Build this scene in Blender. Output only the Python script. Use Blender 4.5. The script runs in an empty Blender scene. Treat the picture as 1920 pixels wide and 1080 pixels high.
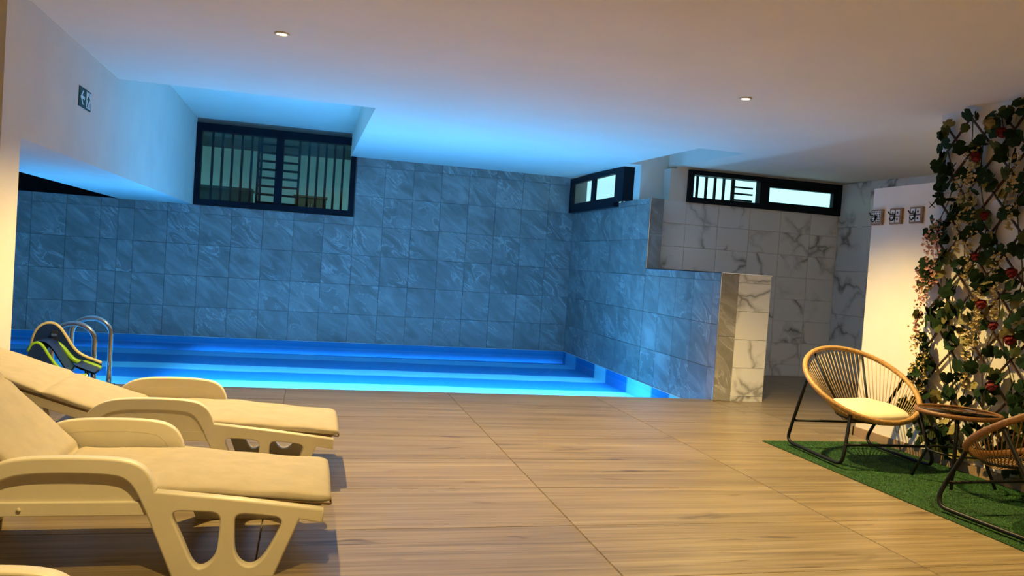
import bpy, bmesh, math, random
from mathutils import Vector, Matrix
import numpy as np
random.seed(7); rng = np.random.default_rng(7)
S = bpy.context.scene
C = S.collection
R = math.radians
H = 1.25

# ------------------------------------------------------------------ camera
FPX, YAW, PITCH, ROLL = 1489.93, R(14.36135), R(-1.74564), R(3.87652)
fw = Vector((math.sin(YAW)*math.cos(PITCH), math.cos(YAW)*math.cos(PITCH), math.sin(PITCH)))
r0 = Vector((math.cos(YAW), -math.sin(YAW), 0)); u0 = r0.cross(fw)
rt = r0*math.cos(ROLL) + u0*math.sin(ROLL); up = u0*math.cos(ROLL) - r0*math.sin(ROLL)
cam = bpy.data.cameras.new('camera'); cam.sensor_width = 36; cam.lens = FPX/1920*36
cam.clip_start = 0.05; cam.clip_end = 200
co = bpy.data.objects.new('camera', cam); C.objects.link(co)
m3 = Matrix((rt, up, -fw)).transposed()
co.matrix_world = Matrix.Translation((0, 0, H)) @ m3.to_4x4()
S.camera = co

# ------------------------------------------------------------------ world, exposure
w = bpy.data.worlds.new('world'); S.world = w; w.use_nodes = True
bg = w.node_tree.nodes['Background']
bg.inputs[0].default_value = (0.42, 0.80, 0.85, 1); bg.inputs[1].default_value = 1.7
S.view_settings.view_transform = 'Standard'; S.view_settings.look = 'None'
S.view_settings.exposure = 0.10; S.view_settings.gamma = 1.0; S.view_settings.use_curve_mapping = False

WARM = (1.0, 0.70, 0.25); BLUE = (0.15, 0.50, 1.0)
DOWN_W = 440.0           # each ceiling spot
LED_W = 290.0           # added strip under the pool coping
POOL_W = 22.5           # each round lamp on the pool floor

# ------------------------------------------------------------------ materials
def newmat(name):
    m = bpy.data.materials.new(name); m.use_nodes = True
    nt = m.node_tree; b = nt.nodes['Principled BSDF']
    return m, nt, b
def N(nt, t, **kw):
    n = nt.nodes.new(t)
    for k, v in kw.items():
        if k.startswith('i_'): n.inputs[int(k[2:])].default_value = v
        else: setattr(n, k, v)
    return n
def ramp(nt, stops):
    n = nt.nodes.new('ShaderNodeValToRGB'); e = n.color_ramp.elements
    while len(e) < len(stops): e.new(0.5)
    for k, (p, c) in enumerate(stops): e[k].position = p; e[k].color = (*c, 1)
    return n
def plain(name, col, rough=0.5, metal=0.0, var=0.06, scale=6.0, bump=0.0, spec=0.5):
    m, nt, b = newmat(name)
    g = N(nt, 'ShaderNodeNewGeometry'); no = N(nt, 'ShaderNodeTexNoise'); no.inputs['Scale'].default_value = scale
    no.inputs['Detail'].default_value = 5
    nt.links.new(g.outputs['Position'], no.inputs['Vector'])
    lo = tuple(c*(1-var) for c in col); hi = tuple(min(1, c*(1+var)) for c in col)
    r = ramp(nt, [(0.35, lo), (0.65, hi)]); nt.links.new(no.outputs[0], r.inputs[0])
    nt.links.new(r.outputs[0], b.inputs['Base Color'])
    b.inputs['Roughness'].default_value = rough; b.inputs['Metallic'].default_value = metal
    b.inputs['Specular IOR Level'].default_value = spec
    if bump:
        bp = N(nt, 'ShaderNodeBump'); bp.inputs['Strength'].default_value = bump; bp.inputs['Distance'].default_value = 0.01
        nt.links.new(no.outputs[0], bp.inputs['Height']); nt.links.new(bp.outputs[0], b.inputs['Normal'])
    return m
def emit(name, col, s):
    m = bpy.data.materials.new(name); m.use_nodes = True; nt = m.node_tree
    b = nt.nodes['Principled BSDF']; b.inputs['Base Color'].default_value = (*col, 1)
    b.inputs['Emission Color'].default_value = (*col, 1); b.inputs['Emission Strength'].default_value = s
    return m
def tilepos(nt, off=9.0):
    g = N(nt, 'ShaderNodeNewGeometry'); oi = N(nt, 'ShaderNodeObjectInfo')
    mu = N(nt, 'ShaderNodeVectorMath', operation='SCALE'); mu.inputs[0].default_value = (off, off*1.7, off*2.3)
    nt.links.new(oi.outputs['Random'], mu.inputs['Scale'])
    ad = N(nt, 'ShaderNodeVectorMath', operation='ADD')
    nt.links.new(g.outputs['Position'], ad.inputs[0]); nt.links.new(mu.outputs[0], ad.inputs[1])
    return ad.outputs[0], oi.outputs['Random']
def stone(name):
    m, nt, b = newmat(name); pos, rnd = tilepos(nt)
    ro = N(nt, 'ShaderNodeMapping'); ro.inputs['Rotation'].default_value = (R(-24), R(-36), 0); nt.links.new(pos, ro.inputs['Vector'])
    mp = N(nt, 'ShaderNodeMapping'); mp.inputs['Scale'].default_value = (1.0, 1.0, 3.2)
    nt.links.new(ro.outputs[0], mp.inputs['Vector'])
    n1 = N(nt, 'ShaderNodeTexNoise'); n1.inputs['Scale'].default_value = 2.0; n1.inputs['Detail'].default_value = 8; n1.inputs['Roughness'].default_value = 0.6; n1.inputs['Distortion'].default_value = 0.9
    nt.links.new(mp.outputs[0], n1.inputs['Vector'])
    n2 = N(nt, 'ShaderNodeTexNoise'); n2.inputs['Scale'].default_value = 2.0; n2.inputs['Detail'].default_value = 5; n2.inputs['Distortion'].default_value = 1.2
    nt.links.new(mp.outputs[0], n2.inputs['Vector'])
    r1 = ramp(nt, [(0.30, (0.175, 0.165, 0.148)), (0.5, (0.245, 0.233, 0.212)), (0.72, (0.37, 0.355, 0.33))])
    nt.links.new(n1.outputs[0], r1.inputs[0])
    r2 = ramp(nt, [(0.475, (0, 0, 0)), (0.503, (0.62, 0.62, 0.62)), (0.53, (0, 0, 0))]); nt.links.new(n2.outputs[0], r2.inputs[0])
    n3 = N(nt, 'ShaderNodeTexNoise'); n3.inputs['Scale'].default_value = 1.7; nt.links.new(pos, n3.inputs['Vector'])
    r3 = ramp(nt, [(0.45, (0, 0, 0)), (0.62, (1, 1, 1))]); nt.links.new(n3.outputs[0], r3.inputs[0])
    mm = N(nt, 'ShaderNodeMath', operation='MULTIPLY'); nt.links.new(r2.outputs[0], mm.inputs[0]); nt.links.new(r3.outputs[0], mm.inputs[1])
    mx = N(nt, 'ShaderNodeMix', data_type='RGBA'); mx.inputs[7].default_value = (0.62, 0.61, 0.59, 1)
    nt.links.new(mm.outputs[0], mx.inputs[0]); nt.links.new(r1.outputs[0], mx.inputs[6])
    hs = N(nt, 'ShaderNodeHueSaturation'); mr = N(nt, 'ShaderNodeMapRange'); mr.inputs[3].default_value = 0.92; mr.inputs[4].default_value = 1.1
    nt.links.new(rnd, mr.inputs[0]); nt.links.new(mr.outputs[0], hs.inputs['Value']); nt.links.new(mx.outputs[2], hs.inputs['Color'])
    nt.links.new(hs.outputs[0], b.inputs['Base Color']); b.inputs['Roughness'].default_value = 0.42
    bp = N(nt, 'ShaderNodeBump'); bp.inputs['Strength'].default_value = 0.25; bp.inputs['Distance'].default_value = 0.01
    nt.links.new(n1.outputs[0], bp.inputs['Height']); nt.links.new(bp.outputs[0], b.inputs['Normal'])
    return m
def marble(name):
    m, nt, b = newmat(name); pos, rnd = tilepos(nt, 0.35)
    v = N(nt, 'ShaderNodeTexNoise'); v.inputs['Scale'].default_value = 1.4; v.inputs['Detail'].default_value = 4
    nt.links.new(pos, v.inputs['Vector'])
    ma = N(nt, 'ShaderNodeVectorMath', operation='MULTIPLY_ADD'); ma.inputs[1].default_value = (0.9, 0.9, 0.9)
    nt.links.new(v.outputs['Color'], ma.inputs[0]); nt.links.new(pos, ma.inputs[2])
    vo = N(nt, 'ShaderNodeTexVoronoi', feature='DISTANCE_TO_EDGE'); vo.inputs['Scale'].default_value = 1.75
    nt.links.new(ma.outputs[0], vo.inputs['Vector'])
    n3 = N(nt, 'ShaderNodeTexNoise'); n3.inputs['Scale'].default_value = 2.4; n3.inputs['Detail'].default_value = 6; nt.links.new(pos, n3.inputs['Vector'])
    r1 = ramp(nt, [(0.0, (1, 1, 1)), (0.035, (0.4, 0.4, 0.4)), (0.10, (0, 0, 0))]); nt.links.new(vo.outputs[0], r1.inputs[0])
    r3 = ramp(nt, [(0.42, (0, 0, 0)), (0.58, (0.95, 0.95, 0.95))]); nt.links.new(n3.outputs[0], r3.inputs[0])
    mm = N(nt, 'ShaderNodeMath', operation='MULTIPLY'); nt.links.new(r1.outputs[0], mm.inputs[0]); nt.links.new(r3.outputs[0], mm.inputs[1])
    gr = ramp(nt, [(0.05, (0.25, 0.25, 0.25)), (0.30, (1, 1, 1))]); nt.links.new(rnd, gr.inputs[0])
    m2 = N(nt, 'ShaderNodeMath', operation='MULTIPLY'); nt.links.new(mm.outputs[0], m2.inputs[0]); nt.links.new(gr.outputs[0], m2.inputs[1]); mm = m2
    mx = N(nt, 'ShaderNodeMix', data_type='RGBA'); mx.inputs[6].default_value = (0.78, 0.775, 0.75, 1); mx.inputs[7].default_value = (0.20, 0.195, 0.18, 1)
    nt.links.new(mm.outputs[0], mx.inputs[0]); nt.links.new(mx.outputs[2], b.inputs['Base Color'])
    b.inputs['Roughness'].default_value = 0.09
    return m
def woodtile(name):
    m, nt, b = newmat(name); pos, rnd = tilepos(nt, 17.0)
    def streak(sx, sy, detail, dist=0.2):
        mp = N(nt, 'ShaderNodeMapping'); mp.inputs['Scale'].default_value = (sx, sy, 1)
        nt.links.new(pos, mp.inputs['Vector'])
        n = N(nt, 'ShaderNodeTexNoise'); n.inputs['Scale'].default_value = 1; n.inputs['Detail'].default_value = detail; n.inputs['Distortion'].default_value = dist
        n.inputs['Roughness'].default_value = 0.6
        nt.links.new(mp.outputs[0], n.inputs['Vector']); return n.outputs[0]
    a = streak(0.8, 20, 7, 0.35); c = streak(0.9, 70, 4); k = streak(2.2, 11, 2, 0.6)
    r = ramp(nt, [(0.28, (0.165, 0.120, 0.068)), (0.5, (0.275, 0.208, 0.122)), (0.72, (0.365, 0.285, 0.172))]); nt.links.new(a, r.inputs[0])
    r2 = ramp(nt, [(0.38, (0.66, 0.63, 0.58)), (0.55, (1, 1, 1))]); nt.links.new(c, r2.inputs[0])
    mu = N(nt, 'ShaderNodeMix', data_type='RGBA', blend_type='MULTIPLY'); mu.inputs[0].default_value = 0.9
    nt.links.new(r.outputs[0], mu.inputs[6]); nt.links.new(r2.outputs[0], mu.inputs[7])
    r3 = ramp(nt, [(0.26, (0.45, 0.38, 0.32)), (0.35, (1, 1, 1))]); nt.links.new(k, r3.inputs[0])
    mu2 = N(nt, 'ShaderNodeMix', data_type='RGBA', blend_type='MULTIPLY'); mu2.inputs[0].default_value = 1.0
    nt.links.new(mu.outputs[2], mu2.inputs[6]); nt.links.new(r3.outputs[0], mu2.inputs[7])
    hs = N(nt, 'ShaderNodeHueSaturation'); mr = N(nt, 'ShaderNodeMapRange'); mr.inputs[3].default_value = 0.93; mr.inputs[4].default_value = 1.07
    nt.links.new(rnd, mr.inputs[0]); nt.links.new(mr.outputs[0], hs.inputs['Value']); nt.links.new(mu2.outputs[2], hs.inputs['Color'])
    nt.links.new(hs.outputs[0], b.inputs['Base Color']); b.inputs['Roughness'].default_value = 0.33
    return m
YB = 12.13   # depth of the back wall
def liner(name):
    m, nt, b = newmat(name)
    g = N(nt, 'ShaderNodeNewGeometry'); sp = N(nt, 'ShaderNodeSeparateXYZ'); nt.links.new(g.outputs['Position'], sp.inputs[0])
    no = N(nt, 'ShaderNodeTexNoise'); no.inputs['Scale'].default_value = 1.3; no.inputs['Detail'].default_value = 3
    nt.links.new(g.outputs['Position'], no.inputs['Vector'])
    ma = N(nt, 'ShaderNodeMath', operation='MULTIPLY_ADD'); ma.inputs[1].default_value = 0.16
    nt.links.new(no.outputs[0], ma.inputs[0]); nt.links.new(sp.outputs['Y'], ma.inputs[2])
    sl = N(nt, 'ShaderNodeMath', operation='MULTIPLY_ADD'); sl.inputs[1].default_value = 0.02
    nt.links.new(sp.outputs['X'], sl.inputs[0]); nt.links.new(ma.outputs[0], sl.inputs[2])
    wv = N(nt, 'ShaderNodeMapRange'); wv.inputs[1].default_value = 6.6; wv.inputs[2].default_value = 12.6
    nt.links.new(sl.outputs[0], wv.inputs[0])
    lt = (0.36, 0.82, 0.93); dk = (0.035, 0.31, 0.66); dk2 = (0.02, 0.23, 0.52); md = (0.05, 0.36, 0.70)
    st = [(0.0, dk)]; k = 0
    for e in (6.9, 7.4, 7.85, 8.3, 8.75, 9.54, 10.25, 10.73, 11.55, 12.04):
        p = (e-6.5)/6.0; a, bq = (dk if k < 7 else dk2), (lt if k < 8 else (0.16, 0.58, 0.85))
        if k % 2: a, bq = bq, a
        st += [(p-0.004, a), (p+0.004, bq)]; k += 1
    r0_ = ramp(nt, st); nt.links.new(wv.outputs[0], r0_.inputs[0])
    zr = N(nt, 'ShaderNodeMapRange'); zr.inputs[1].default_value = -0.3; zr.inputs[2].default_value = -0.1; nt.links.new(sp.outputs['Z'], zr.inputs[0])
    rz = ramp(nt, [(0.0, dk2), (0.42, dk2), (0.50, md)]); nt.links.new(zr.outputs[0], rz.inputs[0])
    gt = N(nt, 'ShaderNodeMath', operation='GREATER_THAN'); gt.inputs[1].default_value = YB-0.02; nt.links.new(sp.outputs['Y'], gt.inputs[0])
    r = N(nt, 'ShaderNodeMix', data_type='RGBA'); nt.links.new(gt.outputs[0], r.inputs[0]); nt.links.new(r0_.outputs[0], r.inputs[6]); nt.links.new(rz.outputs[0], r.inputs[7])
    nt.links.new(r.outputs[2], b.inputs['Base Color']); b.inputs['Roughness'].default_value = 0.6
    b.inputs['Specular IOR Level'].default_value = 0.1
    return m
def water(name):
    m = bpy.data.materials.new(name); m.use_nodes = True; nt = m.node_tree; nt.nodes.clear()
    o = N(nt, 'ShaderNodeOutputMaterial'); t = N(nt, 'ShaderNodeBsdfTransparent'); t.inputs[0].default_value = (0.80, 0.96, 1, 1)
    gl = N(nt, 'ShaderNodeBsdfGlossy'); gl.inputs['Roughness'].default_value = 0.03
    fr = N(nt, 'ShaderNodeFresnel'); fr.inputs['IOR'].default_value = 1.1
    no = N(nt, 'ShaderNodeTexNoise'); no.inputs['Scale'].default_value = 3
    bp = N(nt, 'ShaderNodeBump'); bp.inputs['Strength'].default_value = 0.05; bp.inputs['Distance'].default_value = 0.02
    nt.links.new(no.outputs[0], bp.inputs['Height']); nt.links.new(bp.outputs[0], gl.inputs['Normal'])
    mu = N(nt, 'ShaderNodeMath', operation='MULTIPLY'); mu.inputs[1].default_value = 0.5
    nt.links.new(fr.outputs[0], mu.inputs[0])
    mx = N(nt, 'ShaderNodeMixShader'); nt.links.new(mu.outputs[0], mx.inputs[0])
    nt.links.new(t.outputs[0], mx.inputs[1]); nt.links.new(gl.outputs[0], mx.inputs[2]); nt.links.new(mx.outputs[0], o.inputs[0])
    return m
def glass(name, tint, refl=0.6):
    m = bpy.data.materials.new(name); m.use_nodes = True; nt = m.node_tree; nt.nodes.clear()
    o = N(nt, 'ShaderNodeOutputMaterial'); t = N(nt, 'ShaderNodeBsdfTransparent'); t.inputs[0].default_value = (*tint, 1)
    gl = N(nt, 'ShaderNodeBsdfGlossy'); gl.inputs['Roughness'].default_value = 0.02
    fr = N(nt, 'ShaderNodeFresnel'); fr.inputs['IOR'].default_value = 1.45
    mu = N(nt, 'ShaderNodeMath', operation='MULTIPLY'); mu.inputs[1].default_value = refl
    nt.links.new(fr.outputs[0], mu.inputs[0])
    mx = N(nt, 'ShaderNodeMixShader'); nt.links.new(mu.outputs[0], mx.inputs[0])
    nt.links.new(t.outputs[0], mx.inputs[1]); nt.links.new(gl.outputs[0], mx.inputs[2]); nt.links.new(mx.outputs[0], o.inputs[0])
    return m
M = dict(
    plaster=plain('white_plaster', (0.78, 0.725, 0.63), 0.8, var=0.03, scale=2.5, bump=0.06),
    ceiling=plain('cream_ceiling_paint', (0.83, 0.765, 0.655), 0.85, var=0.02, scale=1.5, bump=0.04),
    stone=stone('grey_stone_tile'), marble=marble('veined_white_marble'), wood=woodtile('wood_look_tile'),
    grout=plain('grout', (0.20, 0.185, 0.16), 0.9), mgrout=plain('marble_grout', (0.42, 0.41, 0.39), 0.9),
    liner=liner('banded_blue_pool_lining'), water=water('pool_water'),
    alu=plain('anthracite_aluminium', (0.004, 0.009, 0.016), 0.5, var=0.1, spec=0.12),
    glass=glass('window_glass', (0.82, 1.0, 1.0)), glass_clear=glass('clear_window_glass', (0.96, 1, 1), 0.4),
    tabletop=glass('table_glass', (0.92, 0.94, 0.92), 1.0),
    steel=plain('stainless_steel', (0.62, 0.60, 0.57), 0.16, 1.0, var=0.05),
    bright=plain('polished_trim', (0.75, 0.75, 0.75), 0.25, 1.0),
    resin=plain('cream_resin', (0.74, 0.68, 0.55), 0.38, var=0.03),
    canvas=plain('beige_canvas', (0.44, 0.38, 0.295), 0.85, var=0.05, scale=14, bump=0.15),
    piping=plain('brown_piping', (0.13, 0.07, 0.03), 0.8),
    rattan=plain('rattan', (0.42, 0.24, 0.09), 0.5, var=0.25, scale=60, bump=0.3),
    rattan_dark=plain('dark_rattan', (0.20, 0.085, 0.03), 0.5, var=0.25, scale=60, bump=0.3),
    cord=plain('tan_cord', (0.40, 0.27, 0.13), 0.6), cord_dark=plain('brown_cord', (0.27, 0.14, 0.055), 0.6),
    black=plain('black_steel', (0.010, 0.010, 0.012), 0.45, spec=0.25), cushion=plain('cream_cushion', (0.80, 0.72, 0.50), 0.9, var=0.04, scale=20, bump=0.2),
    turf=plain('turf_backing', (0.012, 0.05, 0.008), 0.95), blade=plain('turf_blade', (0.030, 0.155, 0.018), 0.7, var=0.35, scale=40),
    lattice=plain('brown_lattice_wood', (0.055, 0.022, 0.012), 0.6, var=0.2),
    leaf=plain('dark_ivy_leaf', (0.011, 0.026, 0.009), 0.8, var=0.4, scale=12, spec=0.08), leaf2=plain('olive_ivy_leaf', (0.050, 0.058, 0.016), 0.8, var=0.3, scale=12, spec=0.08),
    leaf3=plain('pale_leaf', (0.22, 0.19, 0.07), 0.8, var=0.2, scale=12, spec=0.1),
    rose=plain('red_rose', (0.20, 0.006, 0.009), 0.6, var=0.2, scale=30), cream=plain('cream_blossom', (0.40, 0.30, 0.12), 0.7, var=0.15, scale=30),
    pink=plain('dusty_pink_blossom', (0.44, 0.21, 0.165), 0.7, var=0.3, scale=30), stem=plain('stem', (0.06, 0.055, 0.02), 0.7),
    plaque=plain('plaque_wood', (0.26, 0.17, 0.10), 0.6, var=0.2, scale=30), ivory=plain('ivory_glaze', (0.72, 0.70, 0.64), 0.4), ink=plain('black_glaze', (0.02, 0.02, 0.022), 0.4),
    green=plain('sign_green', (0.0, 0.055, 0.045), 0.5), signwhite=plain('sign_white', (0.75, 0.90, 0.90), 0.5),
    navy=plain('navy_plastic', (0.008, 0.03, 0.12), 0.35), lime=plain('lime_plastic', (0.28, 0.55, 0.02), 0.35), sand=plain('pale_yellow_plastic', (0.75, 0.62, 0.28), 0.35),
    dark=plain('unlit_void_black', (0.004, 0.005, 0.010), 0.9), patio=plain('patio_wall_paint', (0.70, 0.80, 0.80), 0.9, var=0.05),
    canopy=plain('dark_canopy', (0.02, 0.03, 0.035), 0.9), box_brown=plain('brown_board', (0.13, 0.085, 0.05), 0.8), box_green=plain('dark_green_cloth', (0.03, 0.045, 0.04), 0.9),
    lamp=emit('warm_lamp_lens', (1.0, 0.86, 0.62), 30.0), pool_lamp=emit('blue_lamp_lens', (0.1, 0.5, 1.0), 6.0), led=emit('added_blue_strip', (0.1, 0.5, 1.0), 6.0),
    baseboard=plain('brown_skirting', (0.30, 0.20, 0.12), 0.5, var=0.2),
)

# ------------------------------------------------------------------ helpers
class MB:
    def __init__(s): s.v = []; s.f = []; s.sm = []
    def add(s, vs, fs, smooth=False):
        o = len(s.v); s.v += [tuple(v) for v in vs]; s.f += [tuple(i+o for i in f) for f in fs]; s.sm += [smooth]*len(fs); return s
    def box(s, x0, x1, y0, y1, z0, z1):
        v = [(x, y, z) for z in (z0, z1) for y in (y0, y1) for x in (x0, x1)]
        return s.add(v, [(0, 2, 3, 1), (4, 5, 7, 6), (0, 1, 5, 4), (2, 6, 7, 3), (0, 4, 6, 2), (1, 3, 7, 5)])
    def bar(s, a, b, w, d, upv=(0, 0, 1)):
        a = Vector(a); b = Vector(b); t = (b-a).normalized(); n = t.cross(Vector(upv))
        if n.length < 1e-4: n = t.cross(Vector((1, 0, 0)))
        n.normalize(); q = n.cross(t)
        v = []
        for p in (a, b):
            for i, j in ((-1, -1), (1, -1), (1, 1), (-1, 1)): v.append(p+n*(i*w/2)+q*(j*d/2))
        return s.add(v, [(0, 1, 2, 3), (7, 6, 5, 4), (0, 4, 5, 1), (1, 5, 6, 2), (2, 6, 7, 3), (3, 7, 4, 0)])
    def tube(s, pts, r, n=8, closed=False, flat=1.0):
        pts = [Vector(p) for p in pts]; L = len(pts); vs = []; fs = []
        pn = None
        for i, p in enumerate(pts):
            if closed: t = pts[(i+1) % L]-pts[i-1]
            else: t = pts[min(i+1, L-1)]-pts[max(i-1, 0)]
            t.normalize()
            if pn is None:
                pn = t.cross(Vector((0, 0, 1)))
                if pn.length < 1e-3: pn = t.cross(Vector((1, 0, 0)))
            pn = (pn-t*pn.dot(t)).normalized(); q = t.cross(pn)
            rr = r[i] if isinstance(r, (list, tuple)) else r
            for k in range(n):
                a = 2*math.pi*k/n; vs.append(p+pn*(math.cos(a)*rr)+q*(math.sin(a)*rr*flat))
        for i in range(L if closed else L-1):
            j = (i+1) % L
            for k in range(n):
                k2 = (k+1) % n; fs.append((i*n+k, i*n+k2, j*n+k2, j*n+k))
        if not closed: fs += [tuple(range(n-1, -1, -1)), tuple((L-1)*n+k for k in range(n))]
        return s.add(vs, fs, True)
    def lathe(s, prof, c=(0, 0, 0), n=24):
        vs = []; fs = []; c = Vector(c)
        for r_, z in prof:
            for k in range(n):
                a = 2*math.pi*k/n; vs.append(c+Vector((r_*math.cos(a), r_*math.sin(a), z)))
        for i in range(len(prof)-1):
            for k in range(n): k2 = (k+1) % n; fs.append((i*n+k, i*n+k2, (i+1)*n+k2, (i+1)*n+k))
        fs += [tuple(range(n-1, -1, -1)), tuple((len(prof)-1)*n+k for k in range(n))]
        return s.add(vs, fs, True)
    def mesh(s, name, mat):
        me = bpy.data.meshes.new(name); me.from_pydata(s.v, [], s.f); me.update()
        me.polygons.foreach_set('use_smooth', s.sm); me.materials.append(mat); return me
    def build(s, name, mat, parent=None, bevel=0.0, seg=2):
        o = bpy.data.objects.new(name, s.mesh(name, mat)); C.objects.link(o); o.parent = parent
        if bevel:
            b = o.modifiers.new('bevel', 'BEVEL'); b.width = bevel; b.segments = seg; b.limit_method = 'ANGLE'; b.angle_limit = R(50)
        return o
def link(name, me, parent=None, loc=(0, 0, 0), rot=(0, 0, 0), sc=(1, 1, 1)):
    o = bpy.data.objects.new(name, me); C.objects.link(o); o.parent = parent
    o.location = loc; o.rotation_euler = rot; o.scale = sc; return o
def tag(o, label, cat, group=None, kind=None):
    o['label'] = label; o['category'] = cat
    if group: o['group'] = group
    if kind: o['kind'] = kind
    return o
def thing(name, label, cat, loc=(0, 0, 0), rz=0, group=None, kind=None):
    o = bpy.data.objects.new(name, None); C.objects.link(o); o.location = loc; o.rotation_euler = (0, 0, rz)
    o.empty_display_size = 0.1
    return tag(o, label, cat, group, kind)
def struct(name, mb, mat, label, cat): return tag(mb.build(name, mat), label, cat, kind='structure')
def chaikin(p, it=2, closed=True):
    for _ in range(it):
        q = []; L = len(p)
        for i in range(L if closed else L-1):
            a, b = p[i], p[(i+1) % L]
            q += [tuple(.75*x+.25*y for x, y in zip(a, b)), tuple(.25*x+.75*y for x, y in zip(a, b))]
        p = q if closed else [p[0]]+q+[p[-1]]
    return p
def panel_mesh(name, outer, holes, thick, bev, mat):
    """flat panel in local x,z with holes, thickness along y, rounded rims"""
    cu = bpy.data.curves.new(name, 'CURVE'); cu.dimensions = '2D'; cu.fill_mode = 'BOTH'
    cu.extrude = thick/2-bev; cu.bevel_depth = bev; cu.bevel_resolution = 2
    for poly in [outer]+holes:
        sp = cu.splines.new('POLY'); sp.points.add(len(poly)-1); sp.use_cyclic_u = True
        for k, (x, z) in enumerate(poly): sp.points[k].co = (x, z, 0, 1)
    ob = bpy.data.objects.new(name, cu); C.objects.link(ob)
    dg = bpy.context.evaluated_depsgraph_get()
    me = bpy.data.meshes.new_from_object(ob.evaluated_get(dg)); bpy.data.objects.remove(ob)
    me.transform(Matrix.Rotation(R(90), 4, 'X')); me.name = name
    me.materials.clear(); me.materials.append(mat); return me
def unit_tile(name, mat, bev):
    """1 x 1 tile in local x,z, front face at y = -1 .. back at 0 (scaled per tile), chamfered rim"""
    e = bev
    v = [(-.5, 0, -.5), (.5, 0, -.5), (.5, 0, .5), (-.5, 0, .5), (-.5, -.6, -.5), (.5, -.6, -.5), (.5, -.6, .5), (-.5, -.6, .5),
         (-.5+e, -1, -.5+e), (.5-e, -1, -.5+e), (.5-e, -1, .5-e), (-.5+e, -1, .5-e)]
    f = [(0, 1, 5, 4), (1, 2, 6, 5), (2, 3, 7, 6), (3, 0, 4, 7), (4, 5, 9, 8), (5, 6, 10, 9), (6, 7, 11, 10), (7, 4, 8, 11), (8, 9, 10, 11), (3, 2, 1, 0)]
    me = bpy.data.meshes.new(name); me.from_pydata(v, [], f); me.update(); me.materials.append(mat); return me
T_STONE = unit_tile('stone_tile', M['stone'], 0.004); T_MARB = unit_tile('marble_tile', M['marble'], 0.004); T_WOOD = unit_tile('wood_tile', M['wood'], 0.002)
def cut(rects, hole):
    out = []
    hx0, hx1, hz0, hz1 = hole
    for (a, b, c, d) in rects:
        if hx1 <= a or hx0 >= b or hz1 <= c or hz0 >= d: out.append((a, b, c, d)); continue
        if c < hz0: out.append((a, b, c, hz0))
        if d > hz1: out.append((a, b, hz1, d))
        c2, d2 = max(c, hz0), min(d, hz1)
        if a < hx0: out.append((a, hx0, c2, d2))
        if b > hx1: out.append((hx1, b, c2, d2))
    return out
def tiles(parent, me, a0, a1, c0, c1, tw, th, place, holes=(), gap=0.0025, aorg=None, corg=None, name='tile', thick=0.012, stagger=0.0):
    """lay tiles over the rectangle a0..a1 x c0..c1, cut round holes"""
    aorg = a0 if aorg is None else aorg; corg = c0 if corg is None else corg
    n = 0
    for j in range(math.floor((c0-corg)/th), math.ceil((c1-corg)/th)):
        sh = stagger*tw*(j % 2)
        for i in range(math.floor((a0-aorg-sh)/tw), math.ceil((a1-aorg-sh)/tw)):
            x0, x1 = max(a0, aorg+sh+i*tw), min(a1, aorg+sh+(i+1)*tw); z0, z1 = max(c0, corg+j*th), min(c1, corg+(j+1)*th)
            rs = [(x0, x1, z0, z1)]
            for h in holes: rs = cut(rs, h)
            for (p, q, r_, s_) in rs:
                if q-p < 0.02 or s_-r_ < 0.02: continue
                loc, rot = place((p+q)/2, (r_+s_)/2)
                link(name, me, parent, loc, rot, (q-p-gap, thick, s_-r_-gap)); n += 1
    return n

# ------------------------------------------------------------------ the shell
XL, XR, YD, YM, XW = -1.656, 4.037, 7.36, 9.35, 4.537
XPL = -4.7            # far left wall
YL = 6.62             # the pool's left arm comes this near
ZW, ZF, ZE = -0.145, -0.30, -0.095   # water, pool floor, lining edge
def zc(y): return 2.585 + max(0.0, y-7.4)*0.095/4.73
HOLE1 = (XL, 0.50, 7.42, YB); HOLE2 = (3.88, 4.43, 7.65, 9.55)

# floor with wood-look tiles
fl = MB()
fl.box(XPL, 7.1, -3.0, YL, -0.5, -0.012); fl.box(XL+0.0, XR, YL, YD, -0.5, -0.012); fl.box(XR, 7.1, YL, YM, -0.5, -0.012)
floor = struct('floor', fl, M['grout'], 'beige wood-look tiled pool deck floor', 'floor')
def fplace(x, y): return (x, y, -0.012), (R(-90), 0, 0)
# front face of a unit tile looks along -y; rotated it looks up
for (a0, a1, c0, c1) in ((XPL, 7.1, 0.4, YL), (XL, XR, YL, YD), (XR, 7.1, YL, YM)):
    tiles(floor, T_WOOD, a0, a1, c0, c1, 1.46, 0.635, fplace, gap=0.003, aorg=1.319-1.46*5, corg=3.615-0.635*8, name='floor_tile')

# ceiling
ce = MB()
xs = [XPL-0.2, XL, 0.50, 3.88, 4.43, 7.1]; ys = [-3.0, 7.4, 7.42, 7.65, 9.55, YB+0.1]
for i in range(5):
    for j in range(5):
        x0, x1, y0, y1 = xs[i], xs[i+1], ys[j], ys[j+1]; cx, cy = (x0+x1)/2, (y0+y1)/2
        if HOLE1[0] < cx < HOLE1[1] and cy > HOLE1[2]: continue
        if HOLE2[0] < cx < HOLE2[1] and HOLE2[2] < cy < HOLE2[3]: continue
        if cx > 3.9 and cy > 9.55: 
            if cx > 4.4: continue
            x1 = 4.20
        if cx < XL and cy > 5.2: x1 = XL-0.03
        ce.add([(x0, y0, zc(y0)), (x1, y0, zc(y0)), (x1, y1, zc(y1)), (x0, y1, zc(y1)), (x0, y0, 3.3), (x1, y0, 3.3), (x1, y1, 3.3), (x0, y1, 3.3)],
               [(3, 2, 1, 0), (4, 5, 6, 7), (0, 1, 5, 4), (1, 2, 6, 5), (2, 3, 7, 6), (3, 0, 4, 7)])
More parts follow.
